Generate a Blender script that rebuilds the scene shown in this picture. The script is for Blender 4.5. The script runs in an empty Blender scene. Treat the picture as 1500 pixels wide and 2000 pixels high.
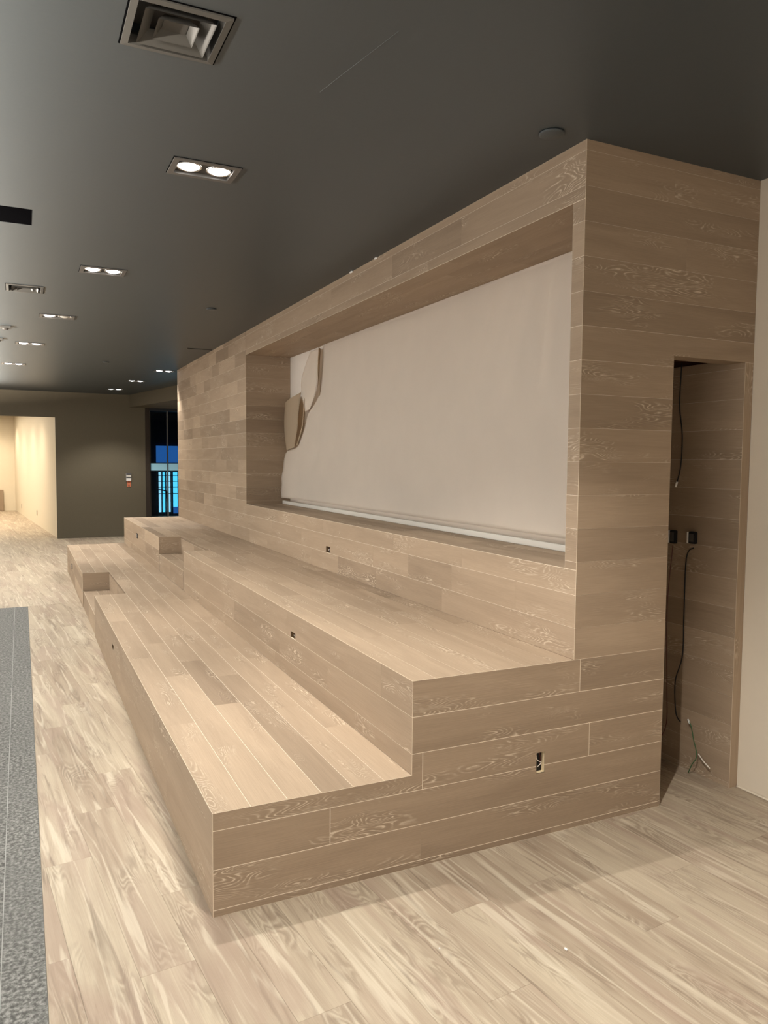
import bpy, bmesh, math, random
from mathutils import Vector, Matrix
random.seed(11)
C = bpy.context.scene
COL = C.collection

# ------------------------------------------------------------------ camera, world, lights, exposure
F_PX, YAW, PITCH, ROLL = 1483.25, 25.5554, -3.783, 0.4678
CAM = Vector((-0.5512, -2.4566, 1.5334))
def cam_axes():
    y, p, r = (math.radians(a) for a in (YAW, PITCH, ROLL))
    f = Vector((math.sin(y)*math.cos(p), math.cos(y)*math.cos(p), math.sin(p)))
    right = Vector((math.cos(y), -math.sin(y), 0)); up = right.cross(f)
    return right*math.cos(r)+up*math.sin(r), -right*math.sin(r)+up*math.cos(r), f
RT, UP, FW = cam_axes()
cd = bpy.data.cameras.new('camera'); cam = bpy.data.objects.new('camera', cd); COL.objects.link(cam)
cd.sensor_fit = 'HORIZONTAL'; cd.sensor_width = 36.0; cd.lens = 36.0*F_PX/1500.0
cd.clip_start = 0.02; cd.clip_end = 200
M3 = Matrix((RT, UP, -FW)).transposed()
cam.matrix_world = Matrix.Translation(CAM) @ M3.to_4x4()
C.camera = cam
def in_view(p, m=60):
    d = Vector(p)-CAM; z = d.dot(FW)
    if z < .05: return False
    x = 750+F_PX*d.dot(RT)/z; y = 1000-F_PX*d.dot(UP)/z
    return -m < x < 1500+m and -m < y < 2000+m

w = bpy.data.worlds.new('night_sky'); C.world = w; w.use_nodes = True
w.node_tree.nodes['Background'].inputs[0].default_value = (0.03, 0.09, 0.22, 1)
w.node_tree.nodes['Background'].inputs[1].default_value = 0.25
vs = C.view_settings
vs.view_transform = 'Standard'; vs.look = 'None'; vs.gamma = 1.0; vs.use_curve_mapping = False
vs.exposure = 0.08

ZC = 2.8177
WARM = (1.0, 0.945, 0.865)
def spot(name, loc, power, angle=108, blend=.5, radius=.022, color=WARM, target=None, parent=None):
    l = bpy.data.lights.new(name, 'SPOT'); l.energy = power; l.color = color
    l.spot_size = math.radians(angle); l.spot_blend = blend; l.shadow_soft_size = radius
    o = bpy.data.objects.new(name, l); COL.objects.link(o); o.location = loc
    if target is not None:
        o.rotation_euler = (Vector(target)-Vector(loc)).to_track_quat('-Z', 'Y').to_euler()
    if parent: o.parent = parent
    return o
def area(name, loc, size, power, aim, along, color=(1.0, .955, .90)):
    l = bpy.data.lights.new(name, 'AREA'); l.shape = 'RECTANGLE'; l.size, l.size_y = size; l.energy = power; l.color = color
    o = bpy.data.objects.new(name, l); COL.objects.link(o); o.location = loc
    z = -Vector(aim).normalized(); x = Vector(along); x = (x-z*x.dot(z)).normalized()
    o.rotation_euler = Matrix((x, z.cross(x), z)).transposed().to_euler(); return o
area('side_fill_light', (-5.9, 2.0, 1.5), (14, 2.0), 310, (1, 0, 0), (0, 1, 0))  # unseen fill light, added to brighten the faces turned left
area('camera_side_fill_light', (-1.5, -6.0, .9), (7, 1.5), 26, (0, 1, 0), (1, 0, 0))  # unseen fill light, added behind the camera for the end face
area('ceiling_fill_uplight', (-1.45, 4.5, 2.45), (15, .2), 2100, (-.117, 0, 1), (0, 1, 0), (1, .90, .78))  # added uplight without a fixture, makes the ceiling fall off to the right
P_LAMP = 92.0
# fixtures of the same row that hang behind the camera, plus unseen fill lamps added in rows over the left half
for x, y, p in ((.43, -1.07, 190), (.65, -3.1, 200), (.85, -5.1, 200),
                (-2.1, -1.2, 45), (-2.3, 1.0, 45), (-2.5, 3.1, 45), (-2.7, 5.2, 45), (-2.9, 7.2, 45), (-3.1, 9.3, 45), (-2.0, -3.4, 45),
                (-4.4, -2.0, 45), (-4.6, 1.0, 45), (-4.9, 4.0, 45), (-5.0, 7.0, 45), (-5.0, 10., 45)):
    spot('downlight_or_fill_spot', (x, y, ZC-.02), p)

# ------------------------------------------------------------------ node materials
def new_mat(name):
    m = bpy.data.materials.new(name); m.use_nodes = True
    nt = m.node_tree; b = nt.nodes['Principled BSDF']
    return m, nt, b
def N(nt, t, **kw):
    n = nt.nodes.new(t)
    for k, v in kw.items():
        if k.startswith('i_'): n.inputs[int(k[2:])].default_value = v
        else: setattr(n, k, v)
    return n
def math_n(nt, op, a, b=None, c=None):
    n = nt.nodes.new('ShaderNodeMath'); n.operation = op
    for i, s in enumerate((a, b, c)):
        if s is None: continue
        if isinstance(s, (int, float)): n.inputs[i].default_value = s
        else: nt.links.new(s, n.inputs[i])
    return n.outputs[0]
def mix_c(nt, f, a, b, mode='MIX'):
    n = nt.nodes.new('ShaderNodeMix'); n.data_type = 'RGBA'; n.blend_type = mode
    for i, s in ((0, f), (6, a), (7, b)):
        if isinstance(s, (int, float)): n.inputs[i].default_value = s
        elif isinstance(s, tuple): n.inputs[i].default_value = (*s, 1)
        else: nt.links.new(s, n.inputs[i])
    return n.outputs[2]
def ramp(nt, s, stops):
    n = nt.nodes.new('ShaderNodeValToRGB'); e = n.color_ramp.elements
    while len(e) < len(stops): e.new(.5)
    for i, (p, c) in enumerate(stops):
        e[i].position = p; e[i].color = (*c, 1) if isinstance(c, tuple) else (c, c, c, 1)
    nt.links.new(s, n.inputs[0]); return n.outputs[0]
def scaled_uv(nt, sx, sy, dz=None):
    uv = N(nt, 'ShaderNodeUVMap'); mp = N(nt, 'ShaderNodeMapping')
    mp.inputs['Scale'].default_value = (sx, sy, 1)
    nt.links.new(uv.outputs[0], mp.inputs[0]); return mp.outputs[0]
def noise(nt, vec, scale=1, detail=2, rough=.5, dist=0):
    n = N(nt, 'ShaderNodeTexNoise'); n.noise_dimensions = '2D'
    n.inputs['Scale'].default_value = scale; n.inputs['Detail'].default_value = detail
    n.inputs['Roughness'].default_value = rough; n.inputs['Distortion'].default_value = dist
    nt.links.new(vec, n.inputs['Vector']); return n.outputs[0]

def wood_mat(name, dark, light, line, floor=False):
    m, nt, b = new_mat(name)
    at = N(nt, 'ShaderNodeAttribute', attribute_name='tone')
    tone = at.outputs['Fac']
    # broad streaks
    st = noise(nt, scaled_uv(nt, .9, 11 if floor else 8), 1, 4, .6, .6)
    st = ramp(nt, st, ((.30, 0.0), (.70, 1.0)))
    fac = math_n(nt, 'ADD', math_n(nt, 'MULTIPLY', st, .55 if floor else .28), math_n(nt, 'MULTIPLY_ADD', tone, .5 if floor else .95, 0.0 if floor else -.10))
    base = mix_c(nt, fac, dark, light)
    # fine fibre
    fb = noise(nt, scaled_uv(nt, 6, 260), 1, 2, .5)
    base = mix_c(nt, .10, base, ramp(nt, fb, ((.3, .25), (.7, .75))), 'OVERLAY')
    # cathedral rings: contour lines of a stretched noise
    h = noise(nt, scaled_uv(nt, 1.9, 11), 1, 1.8, .5, .25)
    fr = math_n(nt, 'FRACT', math_n(nt, 'MULTIPLY', h, 30.0 if not floor else 15.0))
    ln = ramp(nt, fr, ((.0, 0.0), (.56, 0.0), (.72, 1.0), (.84, 1.0), (.94, 0.0)))
    mk = noise(nt, scaled_uv(nt, 2.0, 7.5), 1, 2, .5)
    mk = ramp(nt, mk, ((.50, 0.0), (.66, 1.0)) if floor else ((.54, 0.0), (.70, 1.0)))
    brk = ramp(nt, noise(nt, scaled_uv(nt, 22, 90), 1, 2, .6), ((.38, .15), (.6, 1.0)))
    ring = math_n(nt, 'MULTIPLY', math_n(nt, 'MULTIPLY', ln, mk), brk)
    dk = ramp(nt, fr, ((.0, .6), (.35, 1.0), (.55, 0.0), (1.0, .2)))
    dk = math_n(nt, 'MULTIPLY', math_n(nt, 'MULTIPLY', dk, mk), .45 if floor else .20)
    base = mix_c(nt, dk, base, tuple(c*.62 for c in dark))
    base = mix_c(nt, math_n(nt, 'MULTIPLY', ring, .25 if floor else .72), base, line)
    if floor:
        dp = noise(nt, scaled_uv(nt, 1.3, 20), 1, 3, .55, 1.0)
        dp = ramp(nt, dp, ((.59, 0.0), (.72, .65)))
        base = mix_c(nt, dp, base, tuple(c*.66 for c in dark))
        pk = ramp(nt, noise(nt, scaled_uv(nt, 1.1, 6), 1, 2, .5, .5), ((.52, 0.0), (.68, .5)))
        base = mix_c(nt, pk, base, (.33, .24, .185))
        lp = noise(nt, scaled_uv(nt, 1.0, 16), 1.7, 2, .5, .8)
        lp = ramp(nt, lp, ((.56, 0.0), (.72, .5)))
        base = mix_c(nt, lp, base, line)
    nt.links.new(base, b.inputs['Base Color'])
    b.inputs['Roughness'].default_value = .48 if floor else .6
    b.inputs['Specular IOR Level'].default_value = .35 if floor else .25
    bp = N(nt, 'ShaderNodeBump'); bp.inputs['Strength'].default_value = .25; bp.inputs['Distance'].default_value = .0015
    nt.links.new(math_n(nt, 'ADD', math_n(nt, 'MULTIPLY', ring, -.8), fb), bp.inputs['Height'])
    nt.links.new(bp.outputs[0], b.inputs['Normal'])
    return m

def plain(name, col, rough=.6, spec=.3, metal=0, nscale=0, namp=.0, bump=0):
    m, nt, b = new_mat(name)
    b.inputs['Roughness'].default_value = rough; b.inputs['Specular IOR Level'].default_value = spec
    b.inputs['Metallic'].default_value = metal
    if nscale:
        tc = N(nt, 'ShaderNodeTexCoord'); n = N(nt, 'ShaderNodeTexNoise')
        n.inputs['Scale'].default_value = nscale; n.inputs['Detail'].default_value = 3
        nt.links.new(tc.outputs['Object'], n.inputs['Vector'])
        c = mix_c(nt, n.outputs[0], tuple(x*(1-namp) for x in col), tuple(min(1, x*(1+namp)) for x in col))
        nt.links.new(c, b.inputs['Base Color'])
        if bump:
            bp = N(nt, 'ShaderNodeBump'); bp.inputs['Strength'].default_value = bump; bp.inputs['Distance'].default_value = .002
            nt.links.new(n.outputs[0], bp.inputs['Height']); nt.links.new(bp.outputs[0], b.inputs['Normal'])
    else:
        b.inputs['Base Color'].default_value = (*col, 1)
    return m
def emit(name, col, s):
    m, nt, b = new_mat(name)
    b.inputs['Base Color'].default_value = (*col, 1)
    b.inputs['Emission Color'].default_value = (*col, 1); b.inputs['Emission Strength'].default_value = s
    m.cycles.emission_sampling = 'NONE'
    return m
def tile_mat():
    m, nt, b = new_mat('flecked_grey_tile')
    v = scaled_uv(nt, 1, 1)
    n1 = noise(nt, v, 70, 3, .6); n2 = noise(nt, v, 3, 3, .5); n3 = noise(nt, v, 55, 2, .6)
    c = ramp(nt, n1, ((.34, (.075, .074, .069)), (.5, (.145, .143, .134)), (.68, (.27, .265, .25))))
    c = mix_c(nt, ramp(nt, n2, ((.35, .0), (.65, .35))), c, (.14, .139, .132))
    c = mix_c(nt, ramp(nt, n3, ((.62, .0), (.74, .3))), c, (.33, .325, .305))
    nt.links.new(c, b.inputs['Base Color']); b.inputs['Roughness'].default_value = .75
    b.inputs['Specular IOR Level'].default_value = .2
    bp = N(nt, 'ShaderNodeBump'); bp.inputs['Strength'].default_value = .35; bp.inputs['Distance'].default_value = .003
    nt.links.new(n1, bp.inputs['Height']); nt.links.new(bp.outputs[0], b.inputs['Normal'])
    return m
def glass_mat():
    m, nt, b = new_mat('tinted_glass')
    b.inputs['Base Color'].default_value = (.75, .9, 1, 1); b.inputs['Roughness'].default_value = .02
    b.inputs['Transmission Weight'].default_value = 1.0; b.inputs['IOR'].default_value = 1.45
    return m

OAK = wood_mat('limed_oak', (.222, .160, .109), (.44, .332, .234), (.71, .59, .455))
FLOOR_OAK = wood_mat('bleached_oak_vinyl', (.275, .203, .146), (.475, .40, .298), (.64, .565, .445), floor=True)
SEAM = plain('pale_seam_board', (.90, .80, .66), .8, .1)
SUB = plain('brown_underlay', (.36, .27, .19), .8, .1)
CEIL = plain('charcoal_ceiling_paint', (.050, .061, .068), .42, .5, nscale=60, namp=.05, bump=.05)
CREAM = plain('cream_wall_paint', (.66, .58, .47), .6, .25, nscale=14, namp=.02, bump=.03)
ROOM_CREAM = plain('warm_white_wall_paint', (.76, .68, .54), .6, .25, nscale=14, namp=.02)
OLIVE = plain('dark_olive_wall_paint', (.12, .102, .070), .65, .25, nscale=90, namp=.10, bump=.05)
TILE = tile_mat()
GROUT = plain('pale_grout', (.36, .36, .34), .9, .1)
PAPER = plain('creamy_paper', (.94, .85, .75), .7, .2, nscale=5, namp=.03)
PAPER_BACK = plain('yellowed_paper_back', (.62, .50, .36), .75, .2, nscale=9, namp=.04)
DRYWALL = plain('white_drywall', (.68, .62, .56), .7, .2)
RAILM = plain('pale_rail', (.60, .57, .52), .5, .3)
BLACK = plain('matt_black', (.010, .010, .011), .6, .3)
VOID = plain('painted_dark_void', (.0025, .0025, .003), .9, .02)  # near-black colour stands in for the darkness of openings and gaps
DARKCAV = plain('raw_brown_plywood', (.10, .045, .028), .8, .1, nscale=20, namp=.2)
TRIMM = plain('grey_fixture_metal', (.10, .095, .09), .4, .5)
PLATE = plain('dark_baffle', (.06, .055, .05), .5, .4)
CHROME = plain('chrome_bezel', (.75, .74, .72), .18, .5, metal=1)
VENTM = plain('grey_vent_paint', (.080, .078, .072), .5, .4)
LAMP = emit('lit_lamp_lens', (1, .97, .93), 14)
LAMP_OFF = plain('unlit_lamp_lens', (.55, .52, .47), .25, .5)
WHITE = plain('white_plastic', (.78, .76, .73), .45, .4)
GREYP = plain('grey_plastic', (.30, .30, .31), .45, .4)
ORANGE = plain('orange_tag', (.62, .19, .10), .6, .3)
RAWWOOD = plain('raw_cut_wood', (.80, .66, .44), .8, .1, nscale=40, namp=.1)
CUT = plain('shaded_cut_wood', (.20, .13, .07), .8, .1)  # darker copy of the raw cut wood, holes' shade put into the colour
WIRE_R = plain('red_wire', (.10, .02, .015), .5, .4)
WIRE_G = plain('green_wire', (.05, .12, .05), .5, .4)
WIRE_W = plain('white_wire', (.80, .74, .66), .5, .4)
GLASS = glass_mat()
DKMETAL = plain('dark_bronze_frame', (.020, .022, .026), .4, .5)
FROST = emit('glowing_frosted_band', (.20, .36, .42), .55)  # weak emission put in for the blue light on the band
CYAN = emit('lit_shop_glass', (.10, .62, .85), 1.3)
CYAN3 = emit('pale_lit_shop_glass', (.34, .72, .86), 1.15)
CYAN2 = emit('lit_shop_glass_deep', (.03, .16, .50), .55)
NIGHT = plain('night_facade', (.02, .035, .06), .7, .3)

# ------------------------------------------------------------------ helpers
def V(*a): return Vector(a)
def link_mesh(name, bm, mat, parent=None, loc=None):
    me = bpy.data.meshes.new(name); bm.normal_update(); bm.to_mesh(me); bm.free()
    for mm in (mat if isinstance(mat, (list, tuple)) else [mat]): me.materials.append(mm)
    o = bpy.data.objects.new(name, me); COL.objects.link(o)
    if parent: o.parent = parent
    if loc is not None: o.location = loc
    return o
def empty(name, loc=(0, 0, 0)):
    o = bpy.data.objects.new(name, None); o.empty_display_size = .05; COL.objects.link(o); o.location = loc; return o
def tag(o, label=None, cat=None, group=None, kind=None):
    if label: o['label'] = label
    if cat: o['category'] = cat
    if group: o['group'] = group
    if kind: o['kind'] = kind
    return o
def copy_thing(src, loc, label, group=None):
    r = src.copy(); COL.objects.link(r); r.location = loc; r['label'] = label
    if group: r['group'] = group
    for ch in src.children:
        c = ch.copy(); COL.objects.link(c); c.parent = r
        for g in ch.children:
            d = g.copy(); COL.objects.link(d); d.parent = c
    return r
def add_box(bm, a, b, mi=0):
    x0, y0, z0 = a; x1, y1, z1 = b
    vs_ = [bm.verts.new(p) for p in ((x0,y0,z0),(x1,y0,z0),(x1,y1,z0),(x0,y1,z0),(x0,y0,z1),(x1,y0,z1),(x1,y1,z1),(x0,y1,z1))]
    for f in ((0,3,2,1),(4,5,6,7),(0,1,5,4),(1,2,6,5),(2,3,7,6),(3,0,4,7)):
        q = bm.faces.new([vs_[i] for i in f]); q.material_index = mi
    return vs_
def box(name, a, b, mat, parent=None, bevel=0):
    bm = bmesh.new(); c = (Vector(a)+Vector(b))/2
    off = parent.matrix_basis.translation if parent else Vector((0, 0, 0))
    add_box(bm, Vector(a)-c, Vector(b)-c)
    if bevel: bmesh.ops.bevel(bm, geom=bm.edges[:], offset=bevel, segments=2, affect='EDGES')
    return link_mesh(name, bm, mat, parent, c-off)
def tube(bm, pts, r, seg=8, cap=True):
    pts = [Vector(p) for p in pts]; rings = []
    for i, p in enumerate(pts):
        d = (pts[min(i+1, len(pts)-1)]-pts[max(i-1, 0)]).normalized()
        a = d.orthogonal().normalized() if i == 0 else (a-d*a.dot(d)).normalized()
        b = d.cross(a)
        rings.append([bm.verts.new(p+(a*math.cos(t)+b*math.sin(t))*r) for t in (2*math.pi*k/seg for k in range(seg))])
    for i in range(len(rings)-1):
        for k in range(seg):
            f = bm.faces.new((rings[i][k], rings[i][(k+1) % seg], rings[i+1][(k+1) % seg], rings[i+1][k])); f.smooth = True
    if cap:
        bm.faces.new(rings[0][::-1]); bm.faces.new(rings[-1])
def smooth_pts(pts, n=6):
    pts = [Vector(p) for p in pts]; out = []
    for i in range(len(pts)-1):
        p0 = pts[max(i-1, 0)]; p1 = pts[i]; p2 = pts[i+1]; p3 = pts[min(i+2, len(pts)-1)]
        for k in range(n):
            t = k/n
            out.append(.5*((2*p1)+(p2-p0)*t+(2*p0-5*p1+4*p2-p3)*t*t+(3*p1-p0-3*p2+p3)*t**3))
    return out+[pts[-1]]
def wire(name, pts, r, mat, parent):
    off = parent.matrix_basis.translation if parent else Vector((0, 0, 0))
    bm = bmesh.new(); P = smooth_pts(pts); c = P[0]; tube(bm, [p-c for p in P], r)
    return link_mesh(name, bm, mat, parent, c-off)
def lathe(bm, prof, seg=28, c=(0, 0, 0)):
    rings = []
    for r, z in prof:
        if r < 1e-6: rings.append([bm.verts.new((c[0], c[1], c[2]+z))])
        else: rings.append([bm.verts.new((c[0]+r*math.cos(2*math.pi*k/seg), c[1]+r*math.sin(2*math.pi*k/seg), c[2]+z)) for k in range(seg)])
    for A, B in zip(rings, rings[1:]):
        for k in range(seg):
            a = [A[k % len(A)], A[(k+1) % len(A)], B[(k+1) % len(B)], B[k % len(B)]]
            a = list(dict.fromkeys(a))
            if len(a) > 2: f = bm.faces.new(a); f.smooth = True

# prism on a cladding plane: poly in (u, v); back vertices pulled in where mitred
def prism_into(bm, O, eu, ev, en, poly, th, mitre=(), back=0.0, uvoff=(0, 0), tone=.5, uvl=None, tl=None, center=None, vert=False, edge=0.0):
    """mitre: list of ('u'|'v', value, dir): vertices at that coordinate move by dir*th at the back."""
    front, rear = [], []
    for (u, v) in poly:
        bu, bv = pu, pv = u, v
        for ax, val, s in mitre:
            if ax == 'u' and abs(pu-val) < 1e-5: bu = pu+s*th; u = pu+s*edge
            if ax == 'v' and abs(pv-val) < 1e-5: bv = pv+s*th; v = pv+s*edge
        p = O+eu*u+ev*v-en*back; q = O+eu*bu+ev*bv-en*(back+th)
        if center is not None: p = p-center; q = q-center
        front.append(bm.verts.new(p)); rear.append(bm.verts.new(q))
    n = len(poly); faces = []
    flip = eu.cross(ev).dot(en) < 0
    area = sum(poly[i][0]*poly[(i+1) % n][1]-poly[(i+1) % n][0]*poly[i][1] for i in range(n))
    if area < 0: flip = not flip
    faces.append((bm.faces.new(front if not flip else front[::-1]), [(p[0], p[1]) for p in (poly if not flip else poly[::-1])]))
    faces.append((bm.faces.new(rear[::-1] if not flip else rear), [(p[0], p[1]) for p in (poly[::-1] if not flip else poly)]))
    for i in range(n):
        j = (i+1) % n
        quad = [front[i], rear[i], rear[j], front[j]]; uv = [poly[i], poly[i], poly[j], poly[j]]
        if flip: quad.reverse(); uv.reverse()
        try: faces.append((bm.faces.new(quad), uv))
        except ValueError: pass
    if uvl is not None:
        for f, uv in faces:
            if tl is not None: f[tl] = tone
            for lp, (u, v) in zip(f.loops, uv):
                if vert: u, v = v, u
                lp[uvl].uv = (u+uvoff[0], v+uvoff[1])
def rect(u0, u1, v0, v1): return [(u0, v0), (u1, v0), (u1, v1), (u0, v1)]
def keyhole(u0, u1, v0, v1, h):
    a, b, c, d = h; vm = (c+d)/2
    e = 1e-4
    return [(u0, v0), (u1, v0), (u1, v1), (u0, v1), (u0, vm+e), (a, vm+e), (a, d), (b, d), (b, c), (a, c), (a, vm), (u0, vm)]

class Clad:
    """planks on one plane; u runs along the grain unless vert"""
    def __init__(s, parent, O, eu, ev, en, backing, mat=None, th=.004, gap=.0018, name='plank', vert=False):
        s.par = parent; s.O = Vector(O); s.eu = Vector(eu); s.ev = Vector(ev); s.en = Vector(en)
        s.bk = backing; s.mat = mat or OAK; s.th = th; s.gap = gap; s.name = name; s.vert = vert; s.edge = .0011
        s.off = parent.matrix_basis.translation.copy()
    def piece(s, poly, mitre=(), tone=None):
        cu = sum(p[0] for p in poly)/len(poly); cv = sum(p[1] for p in poly)/len(poly)
        c = s.O+s.eu*cu+s.ev*cv
        bm = bmesh.new(); uvl = bm.loops.layers.uv.new('UVMap'); tl = bm.faces.layers.float.new('tone')
        t = random.betavariate(2.6, 2.2) if tone is None else tone
        prism_into(bm, s.O, s.eu, s.ev, s.en, poly, s.th, mitre, 0, (random.uniform(0, 60), random.uniform(0, 60)), t, uvl, tl, c, s.vert, s.edge)
        return link_mesh(s.name, bm, s.mat, s.par, c-s.off)
    def run(s, u0, u1, v0, v1, joints=None, mitre=(), jg=.0005, lmin=.55, lmax=1.35, tones=None):
        g = s.gap/2
        if joints is None:
            joints = []; u = u0+random.uniform(.3, lmax)
            while u < u1-.3: joints.append(u); u += random.uniform(lmin, lmax)
        e = [u0]+list(joints)+[u1]
        ms = {(a, round(b, 5)) for a, b, c in mitre}
        def adj(ax, val, d): return val if (ax, round(val, 5)) in ms else val+d*g
        vv0 = adj('v', v0, 1); vv1 = adj('v', v1, -1)
        for i, (a, b) in enumerate(zip(e, e[1:])):
            s.piece(rect(adj('u', a, 1) if i == 0 else a+jg/2, adj('u', b, -1) if i == len(e)-2 else b-jg/2, vv0, vv1), mitre, tones[i] if tones else None)
    def back(s, poly, mitre=(), th=.012):
        prism_into(s.bk, s.O, s.eu, s.ev, s.en, poly, th, mitre, .0006)
X, Y, Z = V(1, 0, 0), V(0, 1, 0), V(0, 0, 1)

# ------------------------------------------------------------------ setting: floor
floor = empty('floor', (0, 0, 0)); floor['kind'] = 'structure'
XT, YT = -.513, 6.2                                   # edge of the tiled strip
bm = bmesh.new(); uvl = bm.loops.layers.uv.new('UVMap'); tl = bm.faces.layers.float.new('tone')
prism_into(bm, V(0, 0, 0), Y, X, Z, [(-6.2, XT), (YT, XT), (YT, -6.2), (25, -6.2), (25, 6.2), (-6.2, 6.2)], .05, (), .0015, (3, 3), .55, uvl, tl)
link_mesh('underlay', bm, FLOOR_OAK, floor)
ANG = math.radians(5.2)
FU = V(-math.sin(ANG), math.cos(ANG), 0); FV = V(math.cos(ANG), math.sin(ANG), 0)
PW, PL = .165, 1.2
def clip(poly, f):
    out = []
    for i in range(len(poly)):
        a, b = poly[i], poly[(i+1) % len(poly)]; fa, fb = f(a), f(b)
        if fa >= 0: out.append(a)
        if (fa >= 0) != (fb >= 0):
            t = fa/(fa-fb); out.append((a[0]+(b[0]-a[0])*t, a[1]+(b[1]-a[1])*t))
    return out
def wxy(p): q = FU*p[0]+FV*p[1]; return q.x, q.y
def parea(p): return abs(sum(p[i][0]*p[(i+1) % len(p)][1]-p[(i+1) % len(p)][0]*p[i][1] for i in range(len(p))))/2
cand = []
for r in range(-26, 27):
    ph = (.62, .22, 1.02, .42, .82, .02)[r % 6]+(0, .2)[(r//6) % 2]
    for k in range(-5, 21):
        u0 = k*PL+ph-1.2; u1 = u0+PL; v0 = r*PW+.05; v1 = v0+PW
        g = .0004
        P0 = rect(u0+g, u1-g, v0+g, v1-g)
        far = clip(P0, lambda p: wxy(p)[1]-YT-.001)
        near = clip(clip(P0, lambda p: YT-.001-wxy(p)[1]), lambda p: wxy(p)[0]-XT-.003)
        for P in (far, near):
            if len(P) < 3 or parea(P) < .004: continue
            pts = [wxy(p) for p in P]; cx = sum(p[0] for p in pts)/len(pts); cy = sum(p[1] for p in pts)/len(pts)
            if all(p[0] > .03 and .03 < p[1] < 8.7 for p in pts) and not (2.0 < cx < 2.5 and cy < 1.6): continue
            if cy > 13.3 and cx > .2: continue
            samp = [((a[0]+b[0]*s)/(1+s), (a[1]+b[1]*s)/(1+s)) for a in pts for b in pts for s in (0, .4, 1)]
            if not any(in_view((x, y, 0)) for x, y in samp): continue
            cand.append(((Vector((cx, cy, 0))-CAM).length, P, cy > 16))
cand.sort(key=lambda c: c[0])
fb = bmesh.new(); fuv = fb.loops.layers.uv.new('UVMap'); ftl = fb.faces.layers.float.new('tone')
fc = Clad(floor, (0, 0, 0), FU, FV, Z, None, FLOOR_OAK, th=.0013, gap=.0008)
nfl = 0
for d, P, faraway in cand:
    if nfl < 285 and not faraway:
        fc.piece(P); nfl += 1
    else:
        prism_into(fb, V(0, 0, 0), FU, FV, Z, P, .0013, (), 0, (random.uniform(0, 60), random.uniform(0, 60)), random.betavariate(2.6, 2.2), fuv, ftl)
print('floor planks', nfl, len(cand))
if len(fb.verts):
    o = link_mesh('far_planks', fb, FLOOR_OAK, floor); o['kind'] = 'stuff'
else: fb.free()

# flecked tiles along the left edge of the view
tiles = empty('floor_2', (-.6, 0, 0)); tiles['kind'] = 'structure'
box('grout_bed', (-6.2, -6.2, -.05), (XT-.001, YT-.001, -.0015), GROUT, tiles)
tc_ = Clad(tiles, (0, 0, 0), X, Y, Z, None, TILE, th=.004, gap=0, name='floor_tile')
yy = [-6.2, -4.8, -3.6, -2.4, -1.2, 0.0, 1.2, 2.4, 3.6, 4.8, YT-.002]
for a, b in zip(yy, yy[1:]):
    for x0, x1 in ((-.6345, XT-.0015), (-1.24, -.6375), (-6.2, -1.243)):
        tc_.piece(rect(x0, x1, a+.0006, b-.0006), (), .5)

# ------------------------------------------------------------------ setting: ceiling with real openings
holes = []
FIX = [(.21, 1.015), (-.017, 3.14), (-.226, 5.10), (-.43, 7.0), (-.61, 9.1), (1.353, 8.95), (1.18, 10.6), (1.03, 12.3)]
for x, y in FIX: holes.append((x-.122, x+.122, y-.075, y+.075))
VENTS = [(-.105, -.05, .128), (-.495, 3.98, .115)]
for x, y, h in VENTS: holes.append((x-h, x+h, y-h, y+h))
OPEN = (-.78, -.468, 1.955, 2.25); holes.append(OPEN)
xs = sorted({-6.2, 6.2, *[h[0] for h in holes], *[h[1] for h in holes]})
ys = sorted({-6.2, 25., *[h[2] for h in holes], *[h[3] for h in holes]})
bm = bmesh.new(); grid = {}
def gv(x, y):
    if (x, y) not in grid: grid[(x, y)] = bm.verts.new((x, y, ZC))
    return grid[(x, y)]
for x0, x1 in zip(xs, xs[1:]):
    for y0, y1 in zip(ys, ys[1:]):
        cx, cy = (x0+x1)/2, (y0+y1)/2
        if any(h[0] < cx < h[1] and h[2] < cy < h[3] for h in holes): continue
        bm.faces.new((gv(x0, y0), gv(x0, y1), gv(x1, y1), gv(x1, y0)))
bmesh.ops.dissolve_limit(bm, angle_limit=.01, verts=bm.verts[:], edges=bm.edges[:])
for f in list(bm.faces):
    pass
r_ = bmesh.ops.extrude_face_region(bm, geom=bm.faces[:])
for v in [e for e in r_['geom'] if isinstance(e, bmesh.types.BMVert)]: v.co.z += .15
bmesh.ops.recalc_face_normals(bm, faces=bm.faces[:])
ceil = link_mesh('ceiling', bm, CEIL); ceil['kind'] = 'structure'
bm = bmesh.new(); tube(bm, [(.418, .116, ZC), (.44, -.02, ZC), (.496, -.345, ZC)], .0008, 6)
link_mesh('joint_line', bm, plain('scuffed_joint', (.10, .115, .12), .7), ceil)
box('ceiling_slab', (-6.2, -6.2, ZC+.15), (6.2, 25, ZC+.2), BLACK)['kind'] = 'structure'

# ------------------------------------------------------------------ setting: walls
def wall(name, a, b, mat): o = box(name, a, b, mat); o['kind'] = 'structure'; return o
YF = 13.45
wall('wall_right', (2.503, -6.2, 0), (2.60, 0, ZC), CREAM)
wall('wall_left', (-6.2, -6.2, 0), (-6.1, 25, ZC), CREAM)
wall('wall_front', (-6.2, -6.3, 0), (2.6, -6.2, ZC), CREAM)
bk = empty('wall_back', (0, YF, 0)); bk['kind'] = 'structure'
box('wall_panel', (.063, YF, 0), (1.79, YF+.12, ZC), OLIVE, bk)
box('header', (-6.1, YF, 2.335), (.063, YF+.12, ZC), OLIVE, bk)
box('jamb_panel', (-6.1, YF, 0), (-3.0, YF+.12, 2.335), OLIVE, bk)
box('corner_return', (1.72, YF-.03, 0), (1.80, YF, 2.573), plain('near_black_trim', (.035, .025, .018), .6, .3), bk)
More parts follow.
